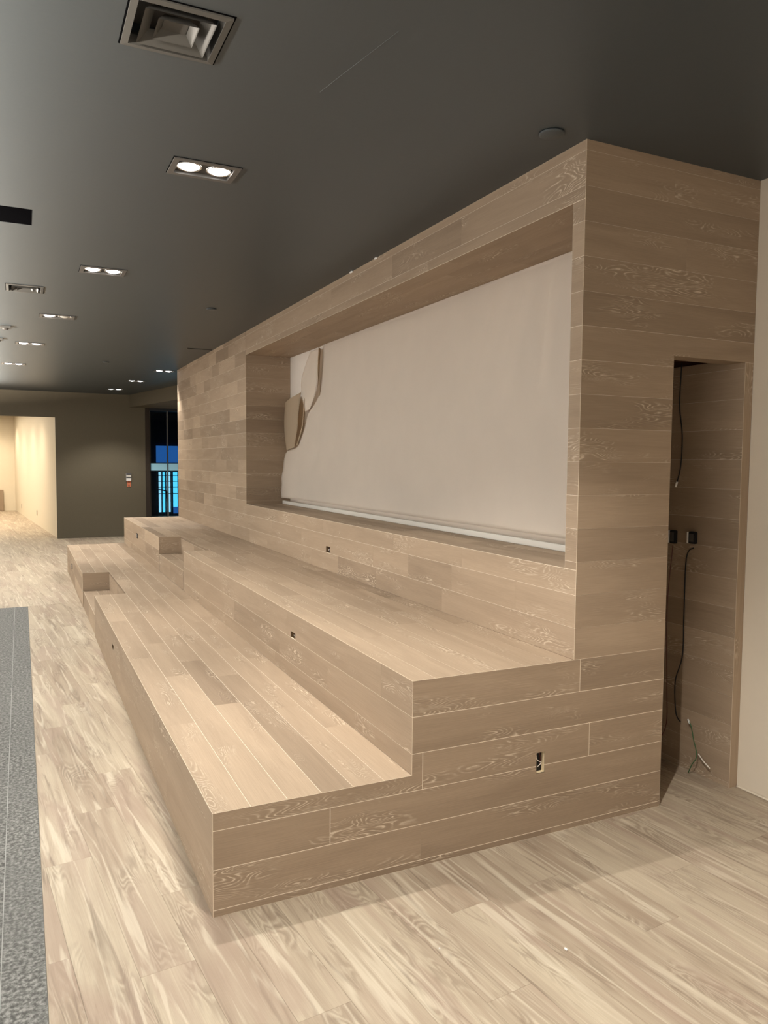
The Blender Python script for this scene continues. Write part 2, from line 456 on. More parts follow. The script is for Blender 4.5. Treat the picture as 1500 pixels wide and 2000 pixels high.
# slanting bulkhead in the far right corner
bm = bmesh.new()
prism_into(bm, V(0, 0, 2.573), X, Y, V(0, 0, -1), [(1.424, YF), (2.30, 8.9), (6.1, 8.9), (6.1, YF)], ZC-2.573, ())
trim = link_mesh('trim_1', bm, OLIVE); trim['kind'] = 'structure'
wall('wall_far_right', (6.1, 8.7, 0), (6.2, YF+.1, ZC), OLIVE)
wall('wall_behind', (2.06, 8.70, 0), (6.1, 8.76, ZC), OLIVE)
# bright room beyond the opening
ir = empty('wall_inner', (.063, YF+.12, 0)); ir['kind'] = 'structure'
bm = bmesh.new()
prism_into(bm, V(0, 0, 0), X, Y, V(0, 0, -1), [(.063, YF+.12), (.063+.1, YF+.12), (-.68+.1, 22.6), (-.71, 22.6)], ZC, (), 0)
bmesh.ops.recalc_face_normals(bm, faces=bm.faces[:])
off = ir.matrix_basis.translation
bmesh.ops.translate(bm, verts=bm.verts[:], vec=-off)
link_mesh('wall_panel', bm, ROOM_CREAM, ir)
box('end_panel', (-6.1, 22.6, 0), (-.5, 22.7, ZC), ROOM_CREAM, ir)
for x, y in ((-1.15, 17.4), (-1.0, 15.6), (-1.45, 19.6), (-1.3, 21.6), (-2.8, 15.2), (-2.9, 18.2), (-3., 21.)):
    spot('inner_room_lamp', (x, y, ZC-.02), 95, 130, 1.0, color=(1, .86, .66))

area('inner_room_fill_light', (-2.2, 18, ZC-.03), (2.2, 7), 230, (0, 0, -1), (1, 0, 0), (1, .87, .68))  # added soft fill, evens out the brightness of the inner room
# glazed corner: thin posts, frosted band, panes, door with pull
win = empty('window_1', (2.3, YF+.05, 0)); win['kind'] = 'structure'
for x in (1.815, 2.163, 2.62, 3.2, 4.2): box('mullion', (x-.012, YF+.02, 0), (x+.012, YF+.08, 2.573), TRIMM if x < 2.5 else DKMETAL, win)
box('frame_head', (1.8, YF+.01, 2.52), (6.1, YF+.09, 2.573), DKMETAL, win)
box('glowing_frosted_band', (1.826, YF+.035, 1.318), (6.0, YF+.047, 1.463), FROST, win)
for a, b in ((1.827, 2.151), (2.175, 2.608), (2.632, 3.188), (3.212, 4.188), (4.212, 6.0)):
    box('pane', (a, YF+.052, .02), (b, YF+.060, 2.52), GLASS, win)
box('threshold', (1.8, YF, 0), (6.1, YF+.09, .02), DKMETAL, win)
# the street side: a dark building front with a lit, gridded shop entrance
shop = empty('building', (3.1, 19.0, 0))
tag(shop, 'blue-lit shop front with dark grid seen through the far corner glass', 'building')
box('facade', (1.6, 19.06, 0), (12, 19.3, 6), NIGHT, shop)
box('sign_panel', (2.80, 19.0, 1.46), (4.6, 19.05, 1.92), CYAN2, shop)
for k_, (a, b) in enumerate(((2.86, 2.92), (2.96, 3.02), (3.06, 3.17), (3.25, 3.36), (3.40, 3.62), (3.67, 3.9))):
    box('lit_pane', (a, 19.02, .10 if k_ < 3 else .24), (b, 19.05, 1.20), CYAN3 if k_ % 2 == 0 else CYAN, shop)
box('low_panel', (3.25, 19.02, .06), (3.9, 19.05, .235), CYAN2, shop)
for zz in (.60, .78, .94, 1.10): box('crossbar', (2.82, 18.98, zz), (3.95, 19.015, zz+.02), DKMETAL, shop)
for xx in (2.80, 2.93, 3.03, 3.19, 3.375, 3.64, 3.92): box('upright', (xx, 18.97, 0), (xx+.025, 19.015, 1.24), DKMETAL, shop)
bm = bmesh.new(); tube(bm, smooth_pts([(2.84, 18.95, .72), (2.98, 18.93, .70), (3.05, 18.93, .66), (3.07, 18.93, .4), (3.07, 18.93, .06)]), .018)
bmesh.ops.translate(bm, verts=bm.verts[:], vec=-shop.matrix_basis.translation)
link_mesh('pull_handle', bm, BLACK, shop)
box('street_ground', (1.0, YF+.15, -.06), (12, 19.05, -.01), NIGHT)['kind'] = 'structure'

# ------------------------------------------------------------------ bleacher tiers
H1, H2, XA, XB, XC, XD = .36, .72, .748, 1.502, 2.007, 2.503
YE, YW = 8.754, 5.064
T = .004
bleacher = empty('bleacher', (0, 0, 0))
tag(bleacher, 'built-in two-tier limed-oak plank bleacher standing on the floor under the niche wall', 'bleacher')
tier1 = empty('lower_tier', (.374, 4.4, 0)); tier1.parent = bleacher
tier2 = empty('upper_tier', (1.125, 4.4, .36)); tier2.parent = bleacher
ends = empty('end_cladding', (1.0, 0, 0)); ends.parent = bleacher
def outline(us, hole=None): return us
b1 = bmesh.new(); b2 = bmesh.new(); b3 = bmesh.new()
# --- lower tier: top
N1, N2, ND = 4.49, 5.90, .262
top1 = Clad(tier1, (0, 0, H1), Y, X, Z, b1)
cols = [0, .131, ND, .388, .51, .635, XA]
J = {0: [.92, 2.15, 3.3], 1: [.575, 1.7, 2.5, 3.6], 2: [1.115, 1.98, 2.69, 3.5, 4.6, 5.3, 6.6, 7.7],
     3: [1.6, 2.9, 4.1, 5.2, 6.1, 7.3], 4: [.95, 2.2, 3.05, 4.4, 5.7, 6.9, 7.9], 5: [.612, 1.9, 3.2, 4.0, 5.0, 6.3, 7.5]}
TN = {0: [.85, .75, .55, .8], 1: [.95, .85, .6, .5, .7], 2: [.9, .18, .45, .6, .5, .7, .4, .6, .5], 3: [.42, .5, .6, .55, .4, .6, .5],
      4: [.85, .7, .5, .6, .5, .45, .6, .5], 5: [.95, .75, .5, .6, .5, .5, .55, .4]}
for i, (a, b) in enumerate(zip(cols, cols[1:])):
    mv = [('v', 0.0, 1)] if i == 0 else []
    if i < 2:
        mvn = mv+[('u', 0.0, 1), ('u', N1, -1)]
        if i == 1: mvn_far = mv+[('u', N2, 1)]
        top1.run(0, N1, a, b, J[i], mvn, tones=TN[i]); top1.run(N2, YE, a, b, None, mv+[('u', N2, 1)])
    else:
        m_ = [('u', 0.0, 1)]
        top1.run(0, YE, a, b, J[i], m_+([('v', ND, 1)] if False else []), tones=TN[i])
top1.back([(.0, .0), (N1, 0), (N1, ND), (N2, ND), (N2, 0), (YE, 0), (YE, XA), (0, XA)], [('v', 0.0, 1), ('u', 0.0, 1), ('v', ND, 1), ('u', N2, 1), ('u', N1, -1)])
# front of the lower tier (faces -x)
fr1 = Clad(tier1, (0, 0, 0), Y, Z, -X, b1, gap=.0006)
zr = [0, .024, .1635, .2985, H1]
HB = (2.998, 3.085, .222, .252)
for i, (a, b) in enumerate(zip(zr, zr[1:])):
    mv = [('u', 0.0, 1)]+([('v', H1, -1)] if i == 3 else [])
    if i == 2:
        fr1.run(0, 2.6, a, b, [1.25], mv, tones=[.5, .5]); fr1.piece(keyhole(2.6008, 3.9, a+.0003, b-.0003, HB), (), .5); fr1.run(3.9006, N1, a, b, [], [('u', N1, -1)], tones=[.5])
        fr1.run(N2, YE, a, b, [7.3], [('u', N2, 1)])
    else:
        fr1.run(0, N1, a, b, ([1.8, 3.4], [.9, 2.2, 3.5], [], [1.5, 3.0])[i], mv+[('u', N1, -1)], tones=[.5]*6)
        fr1.run(N2, YE, a, b, None, mv[1:]+[('u', N2, 1)])
fr1.back(keyhole(0, N1, 0, H1, HB), [('u', 0.0, 1), ('v', H1, -1)])
fr1.back(rect(N2, YE, 0, H1), [('v', H1, -1), ('u', N2, 1)])
# notch faces of the lower tier
ZS1 = .176
nf = Clad(tier1, (0, N2, 0), X, Z, -Y, b1); nf.run(0, ND, 0, H1, [], [('u', 0.0, 1), ('v', H1, -1)]); nf.back(rect(0, ND, 0, H1), [('u', 0.0, 1), ('v', H1, -1)])
nn = Clad(tier1, (0, N1, 0), X, Z, Y, b1); nn.run(0, ND, 0, H1, [], [('u', 0.0, 1), ('v', H1, -1)]); nn.back(rect(.006, ND, 0, H1-.006))
nb = Clad(tier1, (ND, 0, 0), Y, Z, -X, b1); nb.run(N1, N2, 0, .335, [5.2], ()); nb.back(rect(N1, N2, 0, .335)); box('recess_shade_strip', (ND+.008, N1+.002, .33), (ND+.02, N2-.002, .352), SUB, tier1); box('shade_nosing', (ND-.0012, N1+.001, .337), (ND+.001, N2-.001, .3592), OAK, tier1)  # brown strip and dark nosing paint in the shadow line under the edge
# end of the lower tier: rows below the first step, across the whole end
HE = (1.322, 1.364, .2672, .3535)
e1 = Clad(ends, (0, 0, 0), X, Z, -Y, b3, gap=.0024)
e1.run(0, XC, 0, .024, [.53, 1.4], [('u', 0.0, 1)], tones=[.35, .25, .35])
e1.run(0, XC, .024, .1635, [.79], [('u', 0.0, 1)], tones=[.45, .35])
g = .0012
e1.run(0, .42, .1635, .2985, [], [('u', 0.0, 1)], tones=[.35])
e1.piece([(.42+g, .1635+g), (XC, .1635+g), (XC, .2985-g), (HE[1], .2985-g), (HE[1], HE[2]), (HE[0], HE[2]), (HE[0], .2985-g), (.42+g, .2985-g)], (), .38)
e1.piece([(0, .2985+g), (.794-g, .2985+g), (.794-g, .441-g), (XA, .441-g), (XA, H1), (0, H1)], [('u', 0.0, 1), ('u', XA, 1), ('v', H1, -1)], .5)
e1.piece([(.794+g, .2985+g), (HE[0], .2985+g), (HE[0], HE[3]), (HE[1], HE[3]), (HE[1], .2985+g), (1.594-g, .2985+g), (1.594-g, .441-g), (.794+g, .441-g)], (), .45)
e1.run(1.594, XC, .2985, .441, [], (), tones=[.45])
e1.back([(0, 0), (XC, 0), (XC, .441), (HE[1]+.001, .441), (HE[1]+.001, HE[2]), (HE[0], HE[2]), (HE[0], HE[3]), (HE[1]+.0009, HE[3]), (HE[1]+.0009, .441), (XA, .441), (XA, H1), (0, H1)], [('u', 0.0, 1), ('u', XA, 1), ('v', H1, -1)])
link_mesh('backing_board', b1, SEAM, tier1, -tier1.matrix_basis.translation)
box('core', (.03, .03, 0), (XA+.01, N1-.03, .33), SUB, tier1); box('core', (ND+.03, N1-.03, 0), (XA+.01, N2+.03, .33), SUB, tier1); box('core', (.03, N2+.03, 0), (XA+.01, YE, .33), SUB, tier1)
# --- upper tier
M1, M2, MX = 4.41, 5.78, .98
top2 = Clad(tier2, (0, 0, H2), Y, X, Z, b2)
cols2 = [XA, .846, MX, 1.12, 1.262, 1.405, XB]
J2 = {0: [1.3, 2.6, 3.5], 1: [.712, 1.9, 3.0, 3.9], 2: [1.516, 2.4, 3.3, 4.5, 5.5, 6.7, 7.8], 3: [.9, 2.1, 3.1, 4.0, 5.2, 6.4, 7.4],
      4: [1.2, 1.95, 3.0, 4.3, 5.3, 6.6, 7.7], 5: [.8, 1.6, 2.8, 3.9, 5.0, 6.2, 7.2]}
TN2 = {0: [.85, .8, .6, .7], 1: [.8, .75, .6, .5, .6], 2: [.8, .7, .55, .35, .5, .4, .55, .45], 3: [.75, .6, .4, .5, .35, .5, .4, .5],
       4: [.7, .5, .28, .45, .5, .4, .55, .35], 5: [.65, .5, .2, .45, .5, .4, .35, .5]}
for i, (a, b) in enumerate(zip(cols2, cols2[1:])):
    mv = [('v', XA, 1)] if i == 0 else []
    if i < 2:
        top2.run(0, M1, a, b, J2[i], mv+[('u', 0.0, 1), ('u', M1, -1)], tones=TN2[i]); top2.run(M2, YE, a, b, None, mv+[('u', M2, 1)])
    else: top2.run(0, YE, a, b, J2[i], [('u', 0.0, 1)], tones=TN2[i])
top2.back([(0, XA), (M1, XA), (M1, MX), (M2, MX), (M2, XA), (YE, XA), (YE, XB), (0, XB)], [('v', XA, 1), ('u', 0.0, 1), ('v', MX, 1), ('u', M2, 1), ('u', M1, -1)])
fr2 = Clad(tier2, (XA, 0, 0), Y, Z, -X, b2, gap=.0014)
HF = (1.342, 1.418, .5835, .6165)
gg = .0007
fr2.run(0, M1, H1, .441, [.55, 1.7, 2.9], [('u', 0.0, 1), ('u', M1, -1)], tones=[.45, .35, .45, .5])
fr2.run(0, M1, .441, .582, [.87, 1.62, 2.62, 3.6], [('u', 0.0, 1), ('u', M1, -1)], tones=[.5, .45, .3, .5, .45])
fr2.run(0, .275, .582, H2, [], [('u', 0.0, 1), ('v', H2, -1)], tones=[.5])
fr2.piece([(.275+gg, .582+gg), (HF[0], .582+gg), (HF[0], HF[3]), (HF[1], HF[3]), (HF[1], .582+gg), (1.486, .582+gg), (1.486, H2), (.275+gg, H2)], [('v', H2, -1)], .48)
fr2.run(1.487, M1, .582, H2, [2.7, 3.7], [('v', H2, -1), ('u', M1, -1)], tones=[.5, .42, .5])
for a, b in ((H1, .441), (.441, .582), (.582, H2)): fr2.run(M2, YE, a, b, None, [('u', M2, 1)]+([('v', H2, -1)] if b == H2 else []))
fr2.back(keyhole(0, M1, H1, H2, HF), [('u', 0.0, 1), ('v', H2, -1)]); fr2.back(rect(M2, YE, H1, H2), [('u', M2, 1), ('v', H2, -1)])
nf = Clad(tier2, (0, M2, 0), X, Z, -Y, b2); nf.run(XA, MX, H1, H2, [], [('u', XA, 1), ('v', H2, -1)]); nf.back(rect(XA, MX, H1, H2), [('u', XA, 1), ('v', H2, -1)])
nn = Clad(tier2, (0, M1, 0), X, Z, Y, b2); nn.run(XA, MX, H1, H2, [], [('u', XA, 1), ('v', H2, -1)]); nn.back(rect(XA+.006, MX, H1, H2-.006))
nb = Clad(tier2, (MX, 0, 0), Y, Z, -X, b2); nb.run(M1, M2, H1, .695, [5.1], ()); nb.back(rect(M1, M2, H1, .695)); box('recess_shade_strip', (MX+.008, M1+.002, .69), (MX+.02, M2-.002, .712), SUB, tier2); box('shade_nosing', (MX-.0012, M1+.001, .697), (MX+.001, M2-.001, .7192), OAK, tier2)  # dark strip and nosing again stand in for the shadow line
e2 = Clad(ends, (0, 0, 0), X, Z, -Y, b3, gap=.0024)
e2.run(XA, XC, .441, .582, [], [('u', XA, 1)], tones=[.4])
e2.run(XA, 1.537, .582, H2, [], [('u', XA, 1), ('v', H2, -1)], tones=[.45]); e2.run(1.537, XC, .582, H2, [], (), tones=[.35])
e2.back(rect(XA, XC, .441, H2), [('u', XA, 1), ('v', H2, -1)])
link_mesh('backing_board', b2, SEAM, tier2, -tier2.matrix_basis.translation); link_mesh('backing_board', b3, SEAM, ends, -ends.matrix_basis.translation)
box('core', (XA+.03, .03, .345), (XB+.01, M1-.03, .69), SUB, tier2); box('core', (MX+.03, M1-.03, .345), (XB+.01, M2+.03, .69), SUB, tier2); box('core', (XA+.03, M2+.03, .345), (XB+.01, YE, .69), SUB, tier2)
# half-height steps inside the two notches
def step(x0, x1, y0, y1, z0, z1, label):
    s = empty('step_block', ((x0+x1)/2, (y0+y1)/2, z0)); tag(s, label, 'step', 'half-height steps')
    b = bmesh.new()
    t = Clad(s, (0, 0, z1), Y, X, Z, b); m = (x0+x1)/2
    t.run(y0, y1, x0, m, [y0+.8], [('v', x0, 1)]); t.run(y0, y1, m, x1, [y0+.5], ()); t.back(rect(y0, y1, x0, x1), [('v', x0, 1)])
    f = Clad(s, (x0, 0, 0), Y, Z, -X, b); f.run(y0, y1, z0, z1, [y0+.7], [('v', z1, -1)]); f.back(rect(y0, y1, z0, z1), [('v', z1, -1)])
    e = Clad(s, (0, y1, 0), X, Z, Y, b); e.back(rect(x0, x1, z0, z1))
    e = Clad(s, (0, y0, 0), X, Z, -Y, b); e.back(rect(x0, x1, z0, z1))
    link_mesh('backing_board', b, SEAM, s, -s.matrix_basis.translation)
step(.006, ND-.002, N1+.01, N2-.012, 0, ZS1, 'low oak step set in the notch of the lower tier')
step(XA+.0015, MX-.002, M1+.01, M2-.012, H1, .542, 'low oak step set in the notch of the upper tier')

# ------------------------------------------------------------------ wood-clad niche wall (structure)
wn = empty('wall_niche', (XB, 4.4, .72)); wn['kind'] = 'structure'
we = empty('wall_end', (XC, 0, .72)); we['kind'] = 'structure'
wd = empty('door_1', (2.228, 0, 0)); wd['kind'] = 'structure'; bd = bmesh.new()
bw = bmesh.new(); be = bmesh.new()
ZB, ZT, YR, XN = 1.094, 2.588, .074, 1.965
rows = [H2]+[.7145+.1375*k for k in range(1, 16)]+[ZC]
HW = (2.757, 2.838, .8535, .9)
wf = Clad(wn, (XB, 0, 0), Y, Z, -X, bw, gap=.0012)
gg = .0006
# under the niche and on to the far end
r0, r1, r2, r3 = rows[0], rows[1], rows[2], rows[3]
wf.run(0, YE, r0, r1, [1.1, 1.95, 2.6, 3.15, 4.35, 4.95, 5.7, 6.4, 7.2, 7.9], [('u', 0.0, 1)], tones=[.5, .35, .2, .55, .45, .6, .45, .5, .55, .5, .45])
wf.run(0, 1.0, r1, r2, [.42], [('u', 0.0, 1)], tones=[.55, .5])
wf.run(1.0, 2.0, r1, r2, [1.5], (), tones=[.3, .65])
wf.piece([(2.0+gg, r1+gg), (HW[0], r1+gg), (HW[0], HW[3]), (HW[1], HW[3]), (HW[1], r1+gg), (3.4-gg, r1+gg), (3.4-gg, r2-gg), (2.0+gg, r2-gg)], (), .55)
wf.run(3.4, YE, r1, r2, [4.2, 5.0, 5.6, 6.5, 7.1, 8.0], (), tones=[.5, .55, .6, .5, .45, .55, .5])
wf.run(0, YW, r2, ZB, [.9, 1.7, 2.9, 4.0], [('u', 0.0, 1), ('v', ZB, -1)], tones=[.6, .55, .5, .55, .5])
wf.run(YW+.0004, YE, r2, r3, None, (), lmin=.35, lmax=.8)
for a, b in zip(rows[3:], rows[4:]):
    wf.run(YW+(.0004 if b <= ZT else .004), YE, a, b, None, (), lmin=.3, lmax=.8)
# fascia over the niche
box('seam_strip', (XB+.0004, YW+.0002, ZT+.04), (XB+.002, YW+.0042, ZC), VOID, wn)
zf = [ZT, 2.6395, 2.777, ZC]
wf.run(0, YW, zf[0], zf[1], [1.3, 2.7, 4.1], [('u', 0.0, 1), ('v', ZT, 1)], tones=[.35, .4, .35, .5])
wf.run(0, YW, zf[1], zf[2], [.95, 1.75, 2.75, 3.6], [('u', 0.0, 1)], tones=[.45, .2, .45, .55, .5])
wf.run(0, YW, zf[2], zf[3], [1.6, 3.2], [('u', 0.0, 1)], tones=[.6, .55, .6])
rr = [ZB]+[r for r in rows if ZB+.03 < r < ZT-.03]+[ZT]
for a, b in zip(rr, rr[1:]): wf.run(0, YR, a, b, [], [('u', 0.0, 1), ('u', YR, -1)], tones=[random.uniform(.3, .6)])
wf.back(rect(0, YR, H2+.0012, ZC), [('u', 0.0, 1), ('u', YR, -1)]); wf.back(rect(YR, YW, ZT, ZC), [('v', ZT, 1)])
wf.back(keyhole(YR, YW, H2+.0012, ZB, HW), [('v', ZB, -1)]); wf.back(rect(YW, YE, H2+.0012, ZC), [('u', YW, 1)])
# inside of the niche
nl = Clad(wn, (0, YW, 0), X, Z, -Y, bw, gap=.0005)
for a, b in zip(rr, rr[1:]): nl.run(XB, XN, a, b, [], (), tones=[random.uniform(.25, .6)])
nl.back(rect(XB+.004, XN, ZB, ZT))
nr = Clad(wn, (0, YR, 0), X, Z, Y, bw, gap=.0012)
for a, b in zip(rr, rr[1:]): nr.run(XB, XN, a, b, [], [('u', XB, 1)])
nr.back(rect(XB+.004, XN, ZB, ZT))
si = Clad(wn, (0, 0, ZB), Y, X, Z, bw, gap=.001)
for a, b in ((XB, 1.63), (1.63, 1.77), (1.77, 1.9)): si.run(YR, YW, a, b, None, [('v', XB, 1)] if a == XB else ())
si.back(rect(YR, YW, XB+.004, XN))
so = Clad(wn, (0, 0, ZT), Y, X, -Z, bw, gap=.0006)
for a, b in ((XB, 1.64), (1.64, 1.79), (1.79, XN)): so.run(YR, YW, a, b, None, [('v', XB, 1)] if a == XB else (), lmin=.9, lmax=1.7, tones=[.5, .62, .55, .65, .5, .6, .55]*2)
so.back(rect(YR, YW, XB+.004, XN))
# far end cap and back
ec = Clad(wn, (0, YE, 0), X, Z, Y, bw)
for a, b in zip(rows, rows[1:]): ec.run(XB, 2.05, a, b, [], ())
ec.back(rect(XB, 2.05, H2, ZC))
link_mesh('backing_board', bw, SEAM, wn, -wn.matrix_basis.translation)
box('drywall_back', (XN+.002, YR, ZB-.3), (2.0, YE-.03, ZC), DRYWALL, wn)
# end face above the tiers, with the doorway
ef = Clad(we, (0, 0, 0), X, Z, -Y, be, gap=.0008)
XJ = 2.45; ZD = 2.0
k = 0
for a, b in zip(rows, rows[1:]):
    m_ = [('u', XB, 1)]
    if b <= ZD: ef.run(XB, XC, a, b, [], m_, tones=[(.55, .45, .5, .35, .6, .5, .55, .35, .5, .45)[k % 10]])
    elif a < ZD: ef.piece([(XB, a+gg), (XC, a+gg), (XC, ZD), (XD, ZD), (XD, b-gg), (XB, b-gg)], m_, .45)
    else: ef.run(XB, XD, a, b, [[2.06], [], [1.98], [2.2], [], []][k % 6], m_, tones=[(.5, .35, .6, .5, .25, .5)[k % 6]]*2)
    k += 1
jr = Clad(wd, (0, 0, 0), X, Z, -Y, bd, vert=True); jr.run(XJ, XD, 0, ZD, [], [('u', XJ, 1)], tones=[.75])
ef.back([(XB, H2), (XC, H2), (XC, ZD+.004), (XD, ZD+.004), (XD, ZC), (XB, ZC)], [('u', XB, 1)]); jr.back(rect(XJ, XD, 0, ZD), [('u', XJ, 1)])
# doorway reveals
dr = Clad(wd, (XJ, 0, 0), Y, Z, -X, bd, gap=.0007)
zr2 = [0, .024, .163, .302, .441, .58]+[.58+.1395*i for i in range(1, 11)]+[2.02]
for i, (a, b) in enumerate(zip(zr2, zr2[1:])): dr.run(0, 1.6, a, b, [.75+.1*(i % 3)], [('u', 0.0, 1)], tones=[(.6, .5, .55, .4, .45, .6, .35, .55, .5, .3, .45, .5, .4)[i % 13], .3])
dr.back(rect(.006, 1.6, 0, 2.02))
ds = Clad(wd, (0, 0, ZD), X, Y, -Z, bd); ds.run(XC, XJ, 0, .10, [], ()); ds.back(rect(XC, XJ, .006, .10))
dl = Clad(wd, (XC, 0, 0), Y, Z, X, bd); dl.back(rect(.006, 1.6, 0, 2.02))
link_mesh('backing_board', bd, SEAM, wd, -wd.matrix_basis.translation)
link_mesh('backing_board', be, SEAM, we, -we.matrix_basis.translation)
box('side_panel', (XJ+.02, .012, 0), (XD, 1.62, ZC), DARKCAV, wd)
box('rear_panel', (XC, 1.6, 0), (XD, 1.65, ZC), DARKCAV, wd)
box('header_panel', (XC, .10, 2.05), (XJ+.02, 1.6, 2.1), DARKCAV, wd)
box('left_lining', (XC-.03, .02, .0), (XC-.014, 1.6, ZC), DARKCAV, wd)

# ------------------------------------------------------------------ paper sheet in the niche
sheet = empty('paper_sheet', (1.93, 2.5, ZB))
tag(sheet, 'large cream paper sheet covering the niche back, torn at its far upper corner', 'paper sheet')
so_ = sheet.matrix_basis.translation
NY, NZ = 150, 60
def sheet_x(y, z):
    x = 1.945-.035*(1-(z-ZB)/(ZT-ZB))
    x += -.010*math.sin(y*2.1+z*1.3)*math.sin(z*2.4) - .004*math.sin(y*5+z*4)
    x0_ = 1.945-.035*(1-(z-ZB)/(ZT-ZB)); x = x0_+(x-x0_)*max(0, min(1, (ZT-z)/.22))
    # wrinkles running down from the near upper corner
    for c, s, w_ in ((.95, -.55, .045), (1.18, -.75, .06), (.72, -.3, .03)):
        d = (y-c-(ZT-z)*s*-1*.55); x -= .018*math.exp(-(d/w_)**2)*max(0, min(1, (z-1.75)/.6))*max(0, min(1, (ZT-z)/.12))
    # loose edge at the far end bulging towards the room
    x -= .055*max(0, (y-4.55)/.5)**2*max(0, min(1, (1.75-z)/.4))
    return x
def torn_y(z):                                    # right-hand border of the torn-away corner
    pts = [(ZB, 5.045), (1.60, 5.045), (1.66, 4.97), (1.70, 4.72), (1.86, 4.56), (1.98, 4.44), (2.06, 4.25), (2.137, 4.121), (2.557, 4.072), (2.6, 4.07)]
    for (z0, y0), (z1, y1) in zip(pts, pts[1:]):
        if z0 <= z <= z1: return y0+(y1-y0)*(z-z0)/(z1-z0)
    return 5.045
bm = bmesh.new(); G = []
for j in range(NZ+1):
    z = 1.155+(ZT-.002-1.155)*j/NZ; row = []
    ymax = torn_y(z)-.004*math.sin(z*40)
    for i in range(NY+1):
        y = YR+.006+(ymax-YR-.006)*(i/NY)
        row.append(bm.verts.new(V(sheet_x(y, z), y, z)-so_))
    G.append(row)
for j in range(NZ):
    for i in range(NY):
        f = bm.faces.new((G[j][i], G[j+1][i], G[j+1][i+1], G[j][i+1])); f.smooth = True
bmesh.ops.solidify(bm, geom=bm.faces[:], thickness=.0012)
link_mesh('sheet', bm, PAPER, sheet)
def flap(name, left, right, depth, mat, nz=24, ny=10, base=1.925, curl=.05):
    """surface between two polylines of (y, z, x) hanging in front of the wall"""
    bm = bmesh.new(); A = smooth_pts(left, nz//(len(left)-1)); B = smooth_pts(right, nz//(len(right)-1)); n = min(len(A), len(B)); R_ = []
    for j in range(n):
        row = []
        for i in range(ny+1):
            t = i/ny; p = A[min(j, len(A)-1)].lerp(B[min(j, len(B)-1)], t)
            p = p+V(-depth*math.sin(math.pi*t), 0, 0)
            row.append(bm.verts.new(p-so_))
        R_.append(row)
    for j in range(n-1):
        for i in range(ny):
            f = bm.faces.new((R_[j][i], R_[j][i+1], R_[j+1][i+1], R_[j+1][i])); f.smooth = True
    bmesh.ops.solidify(bm, geom=bm.faces[:], thickness=.0012)
    o = link_mesh(name, bm, mat, sheet); return o
def P(y, z, x=1.92): return (x, y, z)
o = flap('torn_flap', [P(5.03, 2.13, 1.90), P(5.035, 1.95, 1.89), P(5.02, 1.80, 1.89), P(4.98, 1.635, 1.90)],
     [P(4.50, 2.19, 1.885), P(4.53, 2.0, 1.87), P(4.565, 1.84, 1.87), P(4.72, 1.665, 1.89)], .014, PAPER_BACK); o['label'] = 'hanging torn flap showing its yellowed back'
o = flap('torn_flap', [P(4.36, 2.555, 1.925), P(4.44, 2.42, 1.90), P(4.52, 2.25, 1.89), P(4.44, 1.99, 1.905)],
     [P(4.10, 2.555, 1.93), P(4.11, 2.42, 1.915), P(4.12, 2.2, 1.905), P(4.34, 2.02, 1.915)], .013, PAPER); 
o = flap('torn_flap', [P(4.12, 2.56, 1.94), P(4.12, 2.40, 1.93), P(4.13, 2.28, 1.93), P(4.15, 2.13, 1.935)],
     [P(4.065, 2.56, 1.90), P(4.06, 2.40, 1.89), P(4.065, 2.28, 1.895), P(4.10, 2.13, 1.93)], .004, PAPER_BACK)
o = flap('torn_flap', [P(4.46, 2.25, 1.92), P(4.50, 2.1, 1.93), P(4.55, 1.9, 1.93), P(4.70, 1.70, 1.92)],
     [P(4.40, 2.15, 1.89), P(4.44, 2.0, 1.89), P(4.50, 1.86, 1.90), P(4.68, 1.685, 1.91)], .012, PAPER_BACK)
rail = box('base_rail', (1.868, YR+.01, ZB+.001), (1.90, YW-.04, 1.128), RAILM, None, .003)
tag(rail, 'pale metal rail lying along the niche sill under the paper sheet', 'rail')

